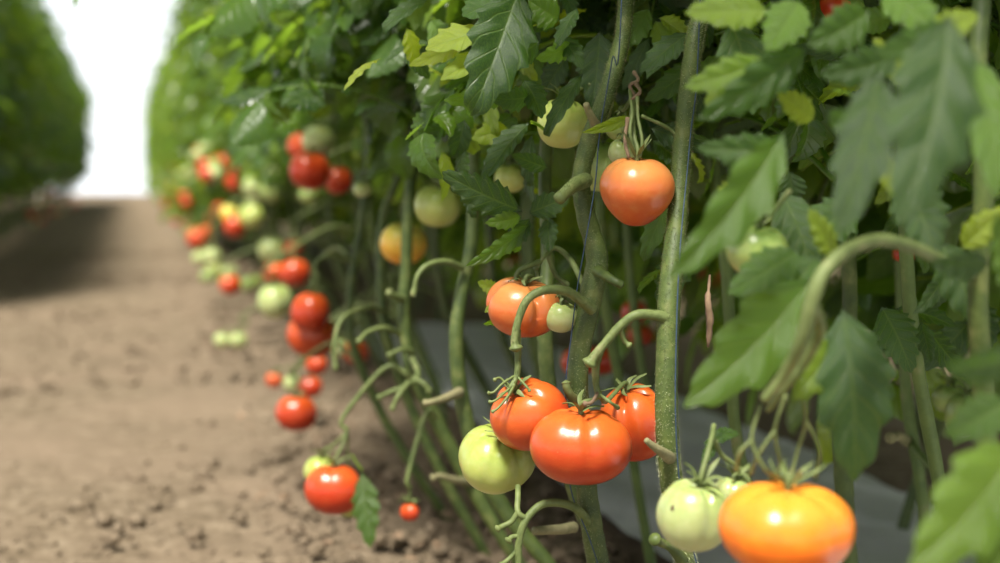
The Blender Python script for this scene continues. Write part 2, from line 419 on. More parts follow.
# hero stems: pixel paths with a depth each  (x, y, d, radius mm)
HERO = {
 'A': dict(label='tomato plant whose thick fuzzy main stem climbs behind the three ripe centre tomatoes', pts=[(640, 860, 1.36, 10), (612, 640, 1.34, 11), (598, 563, 1.33, 11.5), (588, 500, 1.33, 11), (583, 430, 1.34, 10.5), (578, 370, 1.34, 10.5), (590, 300, 1.34, 12), (597, 258, 1.34, 11.5), (586, 215, 1.34, 10), (581, 180, 1.34, 9.5), (588, 145, 1.34, 9.5), (606, 95, 1.34, 9), (622, 40, 1.35, 8.5), (627, -10, 1.36, 8), (640, -150, 1.38, 8), (640, -600, 1.40, 7), (640, -1300, 1.42, 6)]),
 'B': dict(label='tomato plant with straight bristly stem just right of the heart-shaped orange tomato', pts=[(720, 880, 1.30, 10), (700, 640, 1.28, 10), (686, 563, 1.26, 10.5), (674, 500, 1.25, 11), (667, 430, 1.24, 11), (667, 360, 1.24, 11), (670, 290, 1.25, 11), (677, 220, 1.27, 10), (683, 140, 1.29, 9.5), (693, 50, 1.30, 9), (704, -20, 1.32, 8), (715, -200, 1.36, 7), (720, -700, 1.4, 6), (720, -1300, 1.42, 6)]),
 'D': dict(label='tomato plant with half-blurred stem showing between the green tomato and the thick centre stem', pts=[(640, 760, 1.52, 9), (600, 563, 1.50, 9), (578, 500, 1.50, 9.5), (560, 440, 1.50, 9), (548, 380, 1.50, 9), (545, 320, 1.50, 9), (548, 260, 1.52, 8), (545, 180, 1.54, 8), (550, 60, 1.56, 8), (545, -100, 1.58, 8), (545, -900, 1.62, 6)]),
 'E': dict(label='tomato plant with stem bending left of the pale green centre tomato', pts=[(600, 640, 1.74, 10), (555, 573, 1.72, 10), (508, 515, 1.72, 11), (478, 460, 1.72, 11), (462, 400, 1.72, 11), (456, 340, 1.72, 10), (462, 290, 1.73, 9), (472, 240, 1.74, 9), (474, 150, 1.76, 8), (478, 40, 1.78, 8), (478, -80, 1.8, 8), (478, -800, 1.84, 6)]),
 'F': dict(label='tomato plant with long slanting stem behind the yellow-orange and striped green tomatoes', pts=[(540, 590, 2.02, 10), (510, 550, 2.0, 10), (468, 480, 2.0, 12), (436, 420, 1.99, 11), (412, 370, 1.98, 10), (404, 320, 1.98, 10), (406, 270, 1.98, 9), (408, 215, 1.98, 9), (414, 150, 2.0, 8), (420, 60, 2.0, 8), (422, -80, 2.02, 8), (422, -700, 2.05, 6)]),
 'G': dict(label='tomato plant with slim stem bowing down left of the yellow-orange tomato', pts=[(520, 585, 2.2, 9), (478, 540, 2.2, 9), (440, 470, 2.2, 9), (408, 400, 2.2, 9), (385, 330, 2.18, 9), (381, 270, 2.18, 9), (384, 215, 2.2, 8), (402, 165, 2.2, 7), (410, 110, 2.2, 7), (398, 20, 2.2, 7), (396, -100, 2.2, 7), (396, -620, 2.25, 6)]),
 'H': dict(label='tomato plant with bare stem leaning over the soil right of the paired red tomatoes', pts=[(480, 555, 2.45, 9), (452, 525, 2.45, 9), (415, 470, 2.42, 9), (380, 410, 2.42, 9), (352, 340, 2.4, 9), (352, 280, 2.4, 8), (362, 220, 2.4, 8), (368, 150, 2.4, 7), (360, 50, 2.4, 7), (356, -100, 2.4, 7), (356, -550, 2.45, 6)]),
 'J': dict(label='tomato plant whose stem rises just right of the orange foreground tomato, behind hanging leaves', pts=[(880, 760, 1.52, 9), (850, 563, 1.5, 10), (845, 500, 1.5, 11), (842, 440, 1.5, 11), (846, 380, 1.5, 10), (850, 300, 1.5, 9), (845, 180, 1.5, 9), (850, 60, 1.5, 9), (850, -80, 1.5, 8), (850, -1000, 1.55, 6)]),
 'K': dict(label='tomato plant whose grey-green stem runs up the right edge of the photo', pts=[(990, 900, 1.08, 8), (980, 700, 1.06, 8), (990, 560, 1.05, 9), (985, 420, 1.04, 9), (978, 300, 1.02, 8), (984, 180, 1.0, 8), (978, 60, 1.0, 7), (984, -60, 1.02, 7), (990, -500, 1.1, 6), (990, -1200, 1.15, 5)]),
 'L': dict(label='tomato plant with dark thin stem carrying a cut side branch at the right', pts=[(945, 640, 1.75, 8), (930, 563, 1.72, 8), (920, 480, 1.7, 8), (908, 410, 1.7, 8), (903, 330, 1.7, 8), (900, 200, 1.7, 8), (905, 60, 1.7, 8), (905, -80, 1.7, 7), (905, -900, 1.75, 6)]),
}
for k, h in HERO.items():
    P3 = np.array([P(x, y, d) for x, y, d, r in h['pts']]); rad = [r/1000*.93 for *_, r in h['pts']]
    # trim where it would pass below the soil
    keep = [i for i in range(len(P3)) if P3[i][2] > -.05 and P3[i][2] < 2.15]
    P3 = P3[keep]; rad = np.array(rad)[keep]
    if P3[0][2] > -.02:
        P3 = np.vstack([[P3[0][0]+.02, P3[0][1], -.03], P3]); rad = np.concatenate([[rad[0]], rad])
    root = empty('tomato_plant', (P3[0][0], P3[0][1], 0), h['label'], 'tomato plant')
    mb = MB(); fine = k in 'AB'
    c, rr = tube(mb, P3, rad, 16 if fine else 12, 10, rough=.07)
    if fine:
        vis = c[:, 2] < .80
        hb = MB(); hairs(hb, c[vis], rr[vis], 90, .0021); ho = part(hb, 'stem_hairs', HAIR, root); ho['kind'] = 'stuff'; ho['label'] = 'short pale bristles on the stem'
    part(mb, 'stem', STEM if k not in 'L' else STEMD, root)
    h['root'] = root; h['curve'] = spline(P3, 5); PLANTS.append((root, h['curve']))
    rg = random.Random(ord(k))
    n = 34
    fb = foliage(h['curve'], n, 0, .56 if k not in 'ABJK' else .6, 2.0, rg, world=np.zeros(3))
    if fb: part(fb, 'foliage', LEAF, root)
    fb = foliage(h['curve'], 30, 0, .50, .92, rg, world=np.zeros(3), scale=(.6, 1.0))
    if fb: part(fb, 'lower_foliage', LEAF, root)
H = {k: HERO[k]['root'] for k in HERO}

def tubepart(name, root, pts, r, mat=TRUSS, sides=10, knob=.25, fuzz=False, rough=.05):
    """pts as (px, py, depth)"""
    mb = MB(); c, rr = tube(mb, [P(*q) for q in pts], r, sides, 7, knob=knob, rough=rough)
    if fuzz: hairs(mb, c, rr, 30, .0013)
    return part(mb, name, mat, root)
# trusses of the centre
tubepart('truss_stem', H['A'], [(592, 310, 1.33), (580, 300, 1.315), (566, 291, 1.30), (545, 290, 1.29), (528, 299, 1.285), (519, 318, 1.285), (515, 338, 1.285), (516, 349, 1.285)], [.0055, .0048, .0044, .0042, .004, .0038, .004, .005], knob=.35, fuzz=True)
tubepart('truss_stem', H['A'], [(517, 330, 1.287), (518, 352, 1.29), (517, 375, 1.29), (510, 388, 1.285)], [.0036, .0034, .003, .002], fuzz=True)
for a in ([(514, 376, 1.29), (502, 384, 1.28), (494, 392, 1.275), (488, 393, 1.275)], [(516, 382, 1.29), (508, 396, 1.275), (498, 408, 1.27), (492, 412, 1.27)], [(517, 376, 1.29), (526, 386, 1.28), (530, 391, 1.28)],
          [(508, 386, 1.285), (500, 378, 1.285), (494, 380, 1.28)], [(510, 388, 1.285), (496, 400, 1.27), (489, 402, 1.27)]):
    tubepart('truss_twig', H['A'], a, .0012, knob=.6, sides=8)
tubepart('truss_stem', H['B'], [(668, 318, 1.24), (654, 315, 1.235), (636, 315, 1.23), (620, 326, 1.23), (607, 341, 1.23), (596, 354, 1.23), (589, 364, 1.23)], [.0058, .0046, .0042, .004, .0038, .004, .0055], knob=.3, fuzz=True)
tubepart('truss_stem', H['B'], [(603, 345, 1.232), (597, 362, 1.24), (596, 382, 1.25), (599, 398, 1.25)], [.0034, .0032, .003, .0026], fuzz=True)
tubepart('truss_twig', H['B'], [(620, 327, 1.23), (624, 340, 1.235), (630, 346, 1.235)], .0022, knob=.5)
tubepart('truss_twig', H['B'], [(598, 392, 1.25), (592, 402, 1.235), (584, 404, 1.235)], .0016, DRY, knob=.8)
tubepart('truss_twig', H['B'], [(599, 394, 1.25), (610, 402, 1.24), (618, 408, 1.25)], .0015, TRUSS, knob=.5)
tubepart('truss_stem', H['A'], [(590, 524, 1.325), (577, 509, 1.31), (560, 503, 1.30), (541, 505, 1.295), (526, 520, 1.29), (519, 541, 1.29), (519, 565, 1.29), (522, 600, 1.29)], [.0052, .0042, .0038, .0037, .0036, .0036, .0034, .003], fuzz=True)
tubepart('truss_twig', H['A'], [(527, 519, 1.29), (518, 512, 1.29), (518, 496, 1.30), (518, 486, 1.31)], .0028, sides=8, knob=0)
tubepart('truss_twig', H['A'], [(519, 510, 1.29), (512, 521, 1.29), (503, 526, 1.288), (497, 529, 1.285)], .0026, sides=8, knob=.4)
tubepart('truss_twig', H['A'], [(519, 536, 1.29), (512, 537, 1.288), (508, 541, 1.285)], .0024, sides=8, knob=.7)
tubepart('truss_twig', H['A'], [(519, 548, 1.29), (510, 558, 1.29), (500, 566, 1.285)], .0022, sides=8, knob=.3)
# cut stubs
tubepart('cut_stub', H['D'], [(574, 527, 1.46), (563, 529, 1.44), (548, 530, 1.43), (534, 531, 1.42)], [.006, .0056, .005, .0046], STUB, knob=0)
tubepart('cut_stub', H['B'], [(670, 458, 1.235), (662, 452, 1.215), (653, 446, 1.205), (646, 440, 1.20)], [.006, .0045, .0034, .0025], STUB, knob=0)
tubepart('cut_stub', H['A'], [(586, 180, 1.33), (577, 184, 1.31), (568, 190, 1.295), (559, 199, 1.285)], [.0075, .007, .0058, .0055], TRUSS, knob=.1, fuzz=True)
tubepart('cut_stub', H['A'], [(596, 126, 1.33), (592, 118, 1.32), (588, 110, 1.315), (586, 104, 1.31)], [.0055, .004, .0034, .003], STUB, knob=0)
tubepart('cut_stub', H['A'], [(596, 270, 1.335), (606, 276, 1.31), (616, 282, 1.30), (622, 285, 1.30)], [.006, .0048, .0042, .004], STEM, knob=.1)
tubepart('cut_stub', H['A'], [(578, 402, 1.33), (571, 396, 1.315), (567, 388, 1.31), (566, 382, 1.31)], [.006, .0045, .004, .0036], TRUSS, knob=.2)
tubepart('cut_stub', H['B'], [(682, 560, 1.25), (672, 548, 1.23), (662, 543, 1.22), (654, 539, 1.21)], [.006, .0045, .004, .0042], STEM, knob=.4)
tubepart('cut_stub', H['E'], [(460, 392, 1.71), (446, 398, 1.68), (432, 402, 1.66), (424, 403, 1.66)], [.007, .005, .004, .004], STUB, knob=.2)
tubepart('cut_stub', H['F'], [(470, 482, 1.99), (455, 480, 1.96), (440, 476, 1.94), (432, 478, 1.93)], [.007, .005, .004, .004], STUB, knob=.3)
tubepart('cut_stub', H['E'], [(470, 440, 1.71), (490, 428, 1.70), (505, 426, 1.70)], [.006, .005, .004], STEM, knob=.2)
tubepart('cut_stub', H['F'], [(404, 300, 1.98), (394, 296, 1.95), (388, 292, 1.94)], [.007, .005, .004], TRUSS, knob=.3)
tubepart('petiole', H['L'], [(910, 440, 1.69), (920, 455, 1.66), (940, 475, 1.62), (958, 492, 1.58)], [.0055, .005, .0045, .004], STEMD, knob=.2)
tubepart('cut_stub', H['L'], [(908, 442, 1.69), (898, 436, 1.66), (890, 438, 1.64)], [.007, .006, .006], STUB, knob=.2)
# the two dry forked fruit stalks of the slanting stems
for rt, pts in (('F', [(410, 355, 1.97), (418, 374, 1.94), (408, 385, 1.92), (390, 392, 1.91), (378, 398, 1.9)]), ('F', [(409, 382, 1.92), (398, 396, 1.9), (392, 410, 1.9)]),
                ('F', [(413, 378, 1.93), (424, 384, 1.92), (430, 392, 1.92)]), ('F', [(412, 352, 1.97), (400, 350, 1.94), (388, 356, 1.93)]),
                ('G', [(384, 312, 2.17), (370, 308, 2.1), (352, 312, 2.05), (340, 322, 2.03), (334, 345, 2.02), (336, 370, 2.02)]),
                ('F', [(400, 335, 1.98), (385, 328, 1.94), (368, 332, 1.92), (358, 342, 1.9)]),
                ('E', [(462, 268, 1.72), (448, 262, 1.70), (430, 264, 1.68), (418, 275, 1.67), (413, 296, 1.67)]),
                ('H', [(352, 262, 2.4), (338, 256, 2.38), (322, 258, 2.36), (314, 268, 2.35), (311, 290, 2.35)]),
                ('A', [(590, 300, 1.33), (572, 262, 1.37), (556, 248, 1.38), (545, 256, 1.37), (535, 270, 1.37)]), ('A', [(548, 255, 1.375), (556, 275, 1.38), (568, 285, 1.38)]),
                ('A', [(540, 262, 1.37), (528, 266, 1.36), (518, 272, 1.36), (515, 284, 1.36)])):
    tubepart('truss_stem', H[rt], pts, np.linspace(.0045, .0028, len(pts)) if rt not in 'A' else np.linspace(.0032, .0018, len(pts)), TRUSS, knob=.5, sides=8)

# foreground arch and twigs at the right
tubepart('petiole', H['K'], [(978, 275, 1.02), (945, 262, .97), (915, 248, .94), (880, 240, .92), (848, 250, .90), (824, 272, .89), (812, 300, .89), (802, 340, .90), (784, 375, .92), (764, 400, .93)], [.005, .0048, .0046, .0046, .0046, .0048, .0052, .0050, .0042, .003], TRUSS, knob=.1)
tubepart('petiole', H['K'], [(812, 300, .89), (820, 330, .92), (806, 360, .94), (790, 382, .95), (768, 410, .97)], [.0042, .004, .0036, .003, .002], TRUSS, knob=.1)
for q in ([(800, 380, .96), (806, 420, .97), (798, 450, .98), (790, 480, .98)], [(786, 395, .95), (775, 430, .96), (780, 465, .97), (770, 480, .98)], [(760, 405, .95), (752, 440, .95), (766, 470, .95), (785, 482, .96)],
          [(806, 420, .97), (820, 450, .97), (815, 478, .98)], [(775, 430, .96), (760, 452, .96), (750, 474, .97)], [(752, 440, .95), (740, 452, .95), (735, 470, .96)]):
    tubepart('truss_twig', H['K'], q, .0014, TRUSS, knob=.5, sides=6)

# twines
def twine(pts, label):
    mb = MB(); w = np.array([P(*q) for q in pts]); tube(mb, w, .0006, 6, 8)
    o = mb.build('support_twine', TWINE, None, origin=w[0]); tag(o, label, 'twine'); return o
twine([(640, -700, 1.36), (622, -10, 1.31), (612, 60, 1.31), (600, 131, 1.318), (595, 185, 1.318), (584, 250, 1.318), (577, 290, 1.318), (571, 338, 1.32), (566, 380, 1.32), (567, 430, 1.33), (571, 490, 1.32), (590, 540, 1.31), (606, 590, 1.31)], 'dark blue twine tied along the thick centre stem')
twine([(712, -600, 1.35), (700, 0, 1.285), (690, 140, 1.265), (680, 250, 1.235), (676, 350, 1.222), (676, 430, 1.222), (682, 500, 1.232), (698, 570, 1.245)], 'blue twine wound on the bristly stem right of centre')

# ------------------------------------------------------------------ centre tomatoes
cr = lambda a, b, c=0: RT*a + np.array([0, 0, 1.0])*b - FW*c     # axis: right, up, towards the camera
def rpx(w, d): return w/2/FPX*d
T = {}
def hero(px, py, d, w, h, lobes, amp, col, ax, label, roll=0, seed=0, stalk=None, **k):
    return make_tomato(P(px, py, d), rpx(w, d), h, lobes, amp, col, cr(*ax), roll, seed, label, stalk=[P(*q) for q in stalk] if stalk else None, **k)
hero(580, 445, 1.265, 98, .79, 6, .10, 'orange', (.03, 1, .10), 'large ripe ribbed tomato in the middle of the sharp cluster, front-most of three', roll=.3, seed=3, stalk=[(596, 398, 1.25), (598, 388, 1.25)], cal_len=.018, cup=.5, dim=.14)
hero(529, 414, 1.31, 80, .86, 5, .12, 'orange', (-.50, .85, .45), 'ripe red tomato resting on the pale green one, star calyx facing left', roll=.8, seed=12, stalk=[(510, 394, 1.285), (514, 384, 1.285)], cal_len=.020, cup=.15)
hero(634, 422, 1.345, 76, 1.02, 5, .22, 'orange', (-.25, 1, .2), 'ripe ribbed tomato half hidden behind the bristly right stem', roll=1.0, seed=21, stalk=[(606, 402, 1.29), (600, 394, 1.26)], cup=.3)
hero(497, 458, 1.355, 79, .84, 7, .10, 'lime', (.25, .9, .40), 'pale green unripe tomato left of the ripe centre cluster', roll=.2, seed=8, dim=.2, stalk=[(513, 415, 1.33), (516, 385, 1.292)])
hero(636, 190, 1.27, 76, .90, 3, .05, 'peach', (.02, 1, .12), 'orange heart-shaped tomato hanging alone between the two sharp stems', roll=.5, seed=31, heart=.6, dim=.12, stalk=[(634, 135, 1.27), (633, 112, 1.28), (634, 92, 1.30)], cal_len=.017, cup=1.1)
hero(522, 307, 1.36, 74, .80, 2, .36, 'peach', (.15, 1, .2), 'orange double-lobed tomato behind the arching fruit stalk', roll=2.1, seed=40, dim=.2, stalk=[(537, 278, 1.37), (536, 268, 1.37)], cal_len=.018)
hero(561, 317, 1.345, 34, .92, 5, .05, 'pale', (.05, 1, .15), 'small pale green tomato touching the thick centre stem', seed=44, stalk=[(567, 295, 1.33), (570, 288, 1.33)], cal_len=.010, cup=.6)
hero(562, 123, 1.40, 54, .95, 5, .06, 'lime', (.1, 1, .1), 'yellow-green tomato high left of the centre stem under a curled leaf', seed=47, stalk=[(572, 92, 1.40), (590, 84, 1.38)])
hero(601, 166, 1.44, 46, 1.15, 5, .10, 'green', (.1, 1, 0), 'dull green tomato behind the centre stem beside the orange heart-shaped one', seed=51, stalk=[(608, 128, 1.42), (614, 90, 1.37)])
hero(622, 152, 1.335, 28, .95, 6, .10, 'pale', (.1, 1, .3), 'small striped pale green tomato tucked behind the stalks above the heart-shaped one', seed=53, stalk=[(628, 130, 1.31), (632, 110, 1.30)], cal_len=.012)
hero(618, 128, 1.40, 26, .95, 5, .05, 'green', (.1, 1, .3), 'tiny green tomato above the striped pale one by the centre stem', seed=54, stalk=[(624, 110, 1.36), (632, 98, 1.31)], cal_len=.01)
hero(694, 515, 1.06, 74, .98, 6, .14, 'pale', (.15, 1, .15), 'pale green foreground tomato with a brown scar, left of the orange blurred one', roll=.7, seed=60, stalk=[(708, 452, 1.06), (712, 436, 1.07), (714, 425, 1.08)], cal_len=.02, cup=.6)[0].name = 'PALE_FG'
hero(734, 492, 1.10, 40, .8, 5, .1, 'pale', (.1, 1, .1), 'pale green tomato peeping out behind the two foreground tomatoes', seed=61, stalk=[(722, 455, 1.09), (715, 440, 1.08)])
hero(786, 528, .945, 130, .72, 6, .08, 'amber', (.02, 1, .05), 'large blurred orange tomato in the near foreground at the bottom', roll=.4, seed=66, dim=.12, stalk=[(784, 478, .95), (786, 468, .96)], cup=.5)
hero(756, 250, 1.02, 64, .85, 5, .05, 'green', (.1, 1, .1), 'blurred yellow-green tomato behind the foreground leaves right of centre', seed=70, stalk=[(770, 215, 1.03), (790, 190, 1.02)])
hero(963, 414, 1.62, 36, 1.25, 6, .13, 'green', (.1, 1, .1), 'ribbed green tomato at the right edge over the pale soil', seed=72, stalk=[(962, 380, 1.62), (940, 360, 1.66)])
hero(946, 398, 1.70, 26, 1.1, 5, .1, 'green', (.1, 1, .1), 'small dark green tomato half behind the ribbed one at the right edge', seed=73, stalk=[(946, 375, 1.68), (938, 358, 1.68)])
hero(437, 206, 1.93, 48, .88, 6, .07, 'lime', (.1, 1, .1), 'olive green tomato hanging just above the yellow-orange one', seed=75, stalk=[(436, 180, 1.95), (424, 170, 1.98)])
hero(403, 243, 2.08, 50, .86, 5, .06, 'yellow', (.1, 1, .1), 'yellow-orange ripening tomato crossed by a slim stem', seed=77, stalk=[(400, 215, 2.08), (404, 200, 2.03)])
hero(362, 189, 2.2, 20, .8, 4, .05, 'pale', (0, 1, .1), 'tiny whitish green tomato on a thin stalk left of the olive one', seed=79, stalk=[(364, 176, 2.2), (378, 168, 2.2)])
# reds in the shade behind the stems
for i, (px, py, d, w, lab) in enumerate([(577, 362, 2.1, 34, 'dark red tomato seen in shade just behind the centre stem foot'), (601, 360, 2.2, 34, 'shaded red tomato behind the arching stalk above the front ripe one'),
        (634, 312, 2.2, 28, 'dim red tomato in shade left of the bristly stem'), (820, 222, 1.75, 42, 'green tomato deep behind the right foreground leaves'), (904, 254, 1.7, 22, 'red tomato just showing behind leaves above the blurred arch'),
        (409, 100, 2.3, 26, 'red tomato buried in the leaves at upper left of the curled leaf'), (640, 335, 2.5, 26, 'dull red tomato low in the shade left of the bristly stem'),
        (835, 8, 1.3, 40, 'yellow-green blurred tomato among leaves at the top right'), (510, 178, 1.75, 34, 'yellow-green tomato half hidden by the dark leaf left of the centre stem')]):
    hero(px, py, d, w, .88, 5, .08, 'red' if 'red' in lab else 'lime', (0, 1, 0), lab, seed=200+i, stalk=[(px+2, py-w*.7, d), (px+8, py-w*1.1, d+.02)])
def scar(o, px, py, size):
    co = np.array([tuple(o.matrix_world @ v.co) for v in o.data.vertices]); X, Y, D = proj(co)
    k = np.argmin((X-px)**2+(Y-py)**2+((D-D.min())*4000)**2*.02); c = co[k]; ctr = np.array(o.matrix_world.translation); nn = unit(c-ctr)
    u = unit(np.cross(nn, [0, 0, 1])); v = np.cross(nn, u); mb = MB(); pts = []
    for ring, q in enumerate((0.35, 1.0)):
        for a in range(8):
            t = a*PI/4; w = q*size*(1+.3*math.sin(3*t)); p = c+u*math.cos(t)*w*.7+v*math.sin(t)*w
            j = np.argmin(((co-p)**2).sum(1)); pts.append(p+nn*(np.dot(co[j]-p, nn)+(.0006 if ring == 0 else -.0003)))
    f = [[a, (a+1) % 8, 8+(a+1) % 8, 8+a] for a in range(8)]+[[0, 1, 2, 3], [0, 3, 4, 7], [4, 5, 6, 7]]
    inv = np.array(o.matrix_world.inverted()); L = np.hstack([np.array(pts), np.ones((16, 1))]) @ inv.T
    mb.add(L[:, :3], f); s_ = mb.build('scar', DRY, o); s_['label'] = 'small brown scar on the skin'
scar(bpy.data.objects['PALE_FG'], 672, 508, .0035)
bpy.data.objects['PALE_FG'].name = 'tomato'
# ------------------------------------------------------------------ sharp and foreground leaves, leaflet by leaflet
def hleaf(root, specs, tint=.35, name='leaf', label=None):
    for s in specs:
        mb = MB(); (x0, y0, d0), (x1, y1, d1), wpx = s[0], s[1], s[2]
        k = s[3] if len(s) > 3 else {}
        a, b = P(x0, y0, d0), P(x1, y1, d1); L = np.linalg.norm(b-a); W = wpx/2/FPX*(d0+d1)/2
        droop = k.get('droop', .5)
        V, F, U = leaflet(L*(1+.1*abs(droop)), W*1.15, 36, 6, fold=k.get('fold', .3), droop=droop, curl=k.get('curl', .25), teeth=k.get('teeth', 5), tamp=k.get('tamp', .45)*.62,
                          ripple=k.get('ripple', .02), twist=k.get('twist', .2), side=k.get('side', .05), rs=k.get('rs', .3), tipcurl=k.get('tipcurl', 0))
        nrm = -FW+np.array([0, 0, .35]); y = unit(b-a); nrm = unit(nrm-y*np.dot(nrm, y)); xx = np.cross(y, nrm)
        ro = math.radians(k.get('roll', 0)); nrm = nrm*math.cos(ro)+xx*math.sin(ro)
        # start tilted so that the drooping blade still ends near b
        y2 = unit(y*math.cos(droop*.5)+nrm*math.sin(droop*.5)); Mx, o = frame(a, y2, nrm)
        mb.add(V @ Mx+o, F, U, t=np.clip(k.get('tint', tint), 0, 1))
        if 'st' in k:
            tube(mb, [P(*q) for q in k['st']]+[a], .0016, 6, 4, tint=.7, cap=False)
        o = part(mb, name, LEAF, root)
hleaf(H['A'], [((520, -14, 1.28), (470, 112, 1.24), 62, dict(teeth=5, tamp=.5, tint=.12, roll=-15, droop=.6, tipcurl=1.2, fold=.4, side=-.06)),
               ((490, 30, 1.27), (430, 52, 1.25), 44, dict(tint=.86, roll=30, teeth=4, droop=.4)),  # high tint here and below paints in backlight through the left lobes
               ((496, 50, 1.27), (446, 82, 1.25), 30, dict(tint=.8, roll=20, teeth=3, droop=.5)),
               ((498, 2, 1.28), (466, 18, 1.26), 34, dict(tint=.3, roll=10))])
hleaf(H['A'], [((540, 40, 1.30), (500, 72, 1.28), 24, dict(tint=.25, roll=-30, teeth=4)), ((530, 96, 1.31), (492, 102, 1.28), 26, dict(tint=.3, roll=-50, droop=.7)),
               ((515, 92, 1.31), (446, 106, 1.27), 24, dict(tint=.55, roll=-30, droop=.3)), ((524, 80, 1.32), (545, 116, 1.30), 26, dict(tint=.2))])
hleaf(H['A'], [((584, 72, 1.33), (550, 140, 1.31), 19, dict(tint=.12, roll=20, tipcurl=2.2, droop=.6, fold=.5)), ((560, 36, 1.33), (584, 66, 1.32), 22, dict(tint=.2)),
               ((560, 20, 1.32), (528, 4, 1.30), 34, dict(tint=.5, roll=-20)), ((578, 8, 1.33), (560, 48, 1.31), 22, dict(tint=.3, roll=40)), ((574, 44, 1.33), (538, 62, 1.31), 20, dict(tint=.6, roll=-40))])
hleaf(H['A'], [((600, 30, 1.39), (597, 106, 1.38), 38, dict(tint=.1, roll=10, droop=.3))])
hleaf(H['A'], [((531, 122, 1.36), (490, 182, 1.33), 30, dict(tint=.2, roll=35, droop=.6, fold=.6, teeth=6, tamp=.25, st=[(555, 140, 1.40), (540, 126, 1.37)])),
               ((548, 168, 1.37), (512, 158, 1.35), 18, dict(tint=.15, roll=-20, tamp=.2))])
hleaf(H['A'], [((524, 212, 1.34), (441, 179, 1.31), 36, dict(tint=.12, roll=-25, droop=.35, teeth=7, tamp=.5, fold=.15)), ((528, 214, 1.34), (566, 196, 1.34), 26, dict(tint=.2, roll=20)),
               ((522, 216, 1.34), (487, 226, 1.32), 18, dict(tint=.6, roll=-30))])
hleaf(H['A'], [((534, 222, 1.35), (470, 270, 1.32), 20, dict(tint=.45, roll=-40, droop=.4, teeth=6, tamp=.3)), ((530, 218, 1.35), (508, 252, 1.34), 20, dict(tint=.2)), ((522, 250, 1.36), (505, 240, 1.35), 14, dict(tint=.6)),
               ((548, 216, 1.35), (552, 250, 1.34), 20, dict(tint=.2, roll=30)), ((512, 290, 1.38), (488, 314, 1.36), 14, dict(tint=.75)), ((514, 310, 1.38), (484, 326, 1.36), 12, dict(tint=.55, roll=-60)), ((500, 292, 1.38), (478, 284, 1.37), 15, dict(tint=.8))])
hleaf(H['A'], [((634, 116, 1.30), (584, 136, 1.28), 12, dict(tint=.82, roll=-30, droop=.2, teeth=3, tamp=.1, fold=.5))], name='leaf')
hleaf(H['B'], [((690, 32, 1.33), (646, 74, 1.31), 28, dict(tint=.2, roll=15)), ((700, 60, 1.34), (650, 104, 1.33), 26, dict(tint=.35, roll=-20)), ((650, 8, 1.36), (624, 52, 1.35), 26, dict(tint=.55)), ((690, 90, 1.35), (722, 52, 1.34), 22, dict(tint=.6)),
               ((655, 20, 1.36), (672, 58, 1.35), 24, dict(tint=.7))])
hleaf(H['B'], [((650, 128, 1.36), (706, 146, 1.33), 24, dict(tint=.15, roll=30, droop=.5)), ((652, 140, 1.37), (690, 172, 1.35), 26, dict(tint=.12, roll=-10, teeth=6)), ((674, 190, 1.36), (648, 262, 1.35), 26, dict(tint=.45, roll=30, tipcurl=1)),
               ((664, 268, 1.35), (640, 292, 1.33), 14, dict(tint=.5, roll=50, tipcurl=1.4)), ((686, 240, 1.40), (664, 305, 1.38), 34, dict(tint=.25))])
for q, m_ in (([(634, 152, 1.262), (630, 132, 1.26), (632, 112, 1.27), (630, 90, 1.29)], TRUSS), ([(640, 158, 1.262), (642, 140, 1.262), (638, 118, 1.27), (637, 96, 1.28)], TRUSS), ([(629, 158, 1.26), (625, 140, 1.262), (628, 118, 1.27)], DRY),
             ([(636, 98, 1.285), (630, 86, 1.29), (638, 80, 1.29), (634, 72, 1.3)], DRY), ([(642, 116, 1.27), (656, 122, 1.28), (668, 128, 1.29), (678, 136, 1.29)], TRUSS), ([(631, 100, 1.28), (640, 92, 1.28), (636, 84, 1.29)], DRY)):
    tubepart('truss_twig', H['B'], q, .0016, m_, knob=.3, sides=8, rough=.3)
rgx = random.Random(77)
def scatter(n, x0, x1, y0, y1, d0, d1, root, tints):
    for _ in range(n):
        x, y, d = rgx.uniform(x0, x1), rgx.uniform(y0, y1), rgx.uniform(d0, d1); a = rgx.uniform(.2, 2.9)+rgx.choice([0, 0, .5]); L = rgx.uniform(34, 62)
        hleaf(root, [((x, y, d), (x+L*math.cos(a), y+L*math.sin(a), d-rgx.uniform(-.02, .04)), rgx.uniform(16, 28), dict(tint=rgx.choice(tints), roll=rgx.uniform(-60, 60), droop=rgx.uniform(.2, 1.1), fold=rgx.uniform(.1, .6), teeth=rgx.choice([4, 5, 6]), tamp=rgx.uniform(.25, .5), twist=rgx.uniform(-.6, .6), tipcurl=rgx.choice([0, 0, 1.4])))])
scatter(30, 380, 600, -20, 60, 1.40, 1.6, H['D'], [.1, .2, .3, .6, .9])
scatter(22, 430, 540, 40, 190, 1.46, 1.62, H['D'], [.1, .2, .4, .8])
scatter(16, 640, 760, -20, 150, 1.34, 1.5, H['B'], [.1, .2, .4, .8])
scatter(26, 720, 990, -30, 200, 1.1, 1.35, H['J'], [.1, .2, .5, .8])
scatter(10, 720, 990, 200, 330, 1.2, 1.4, H['J'], [.1, .2, .4])
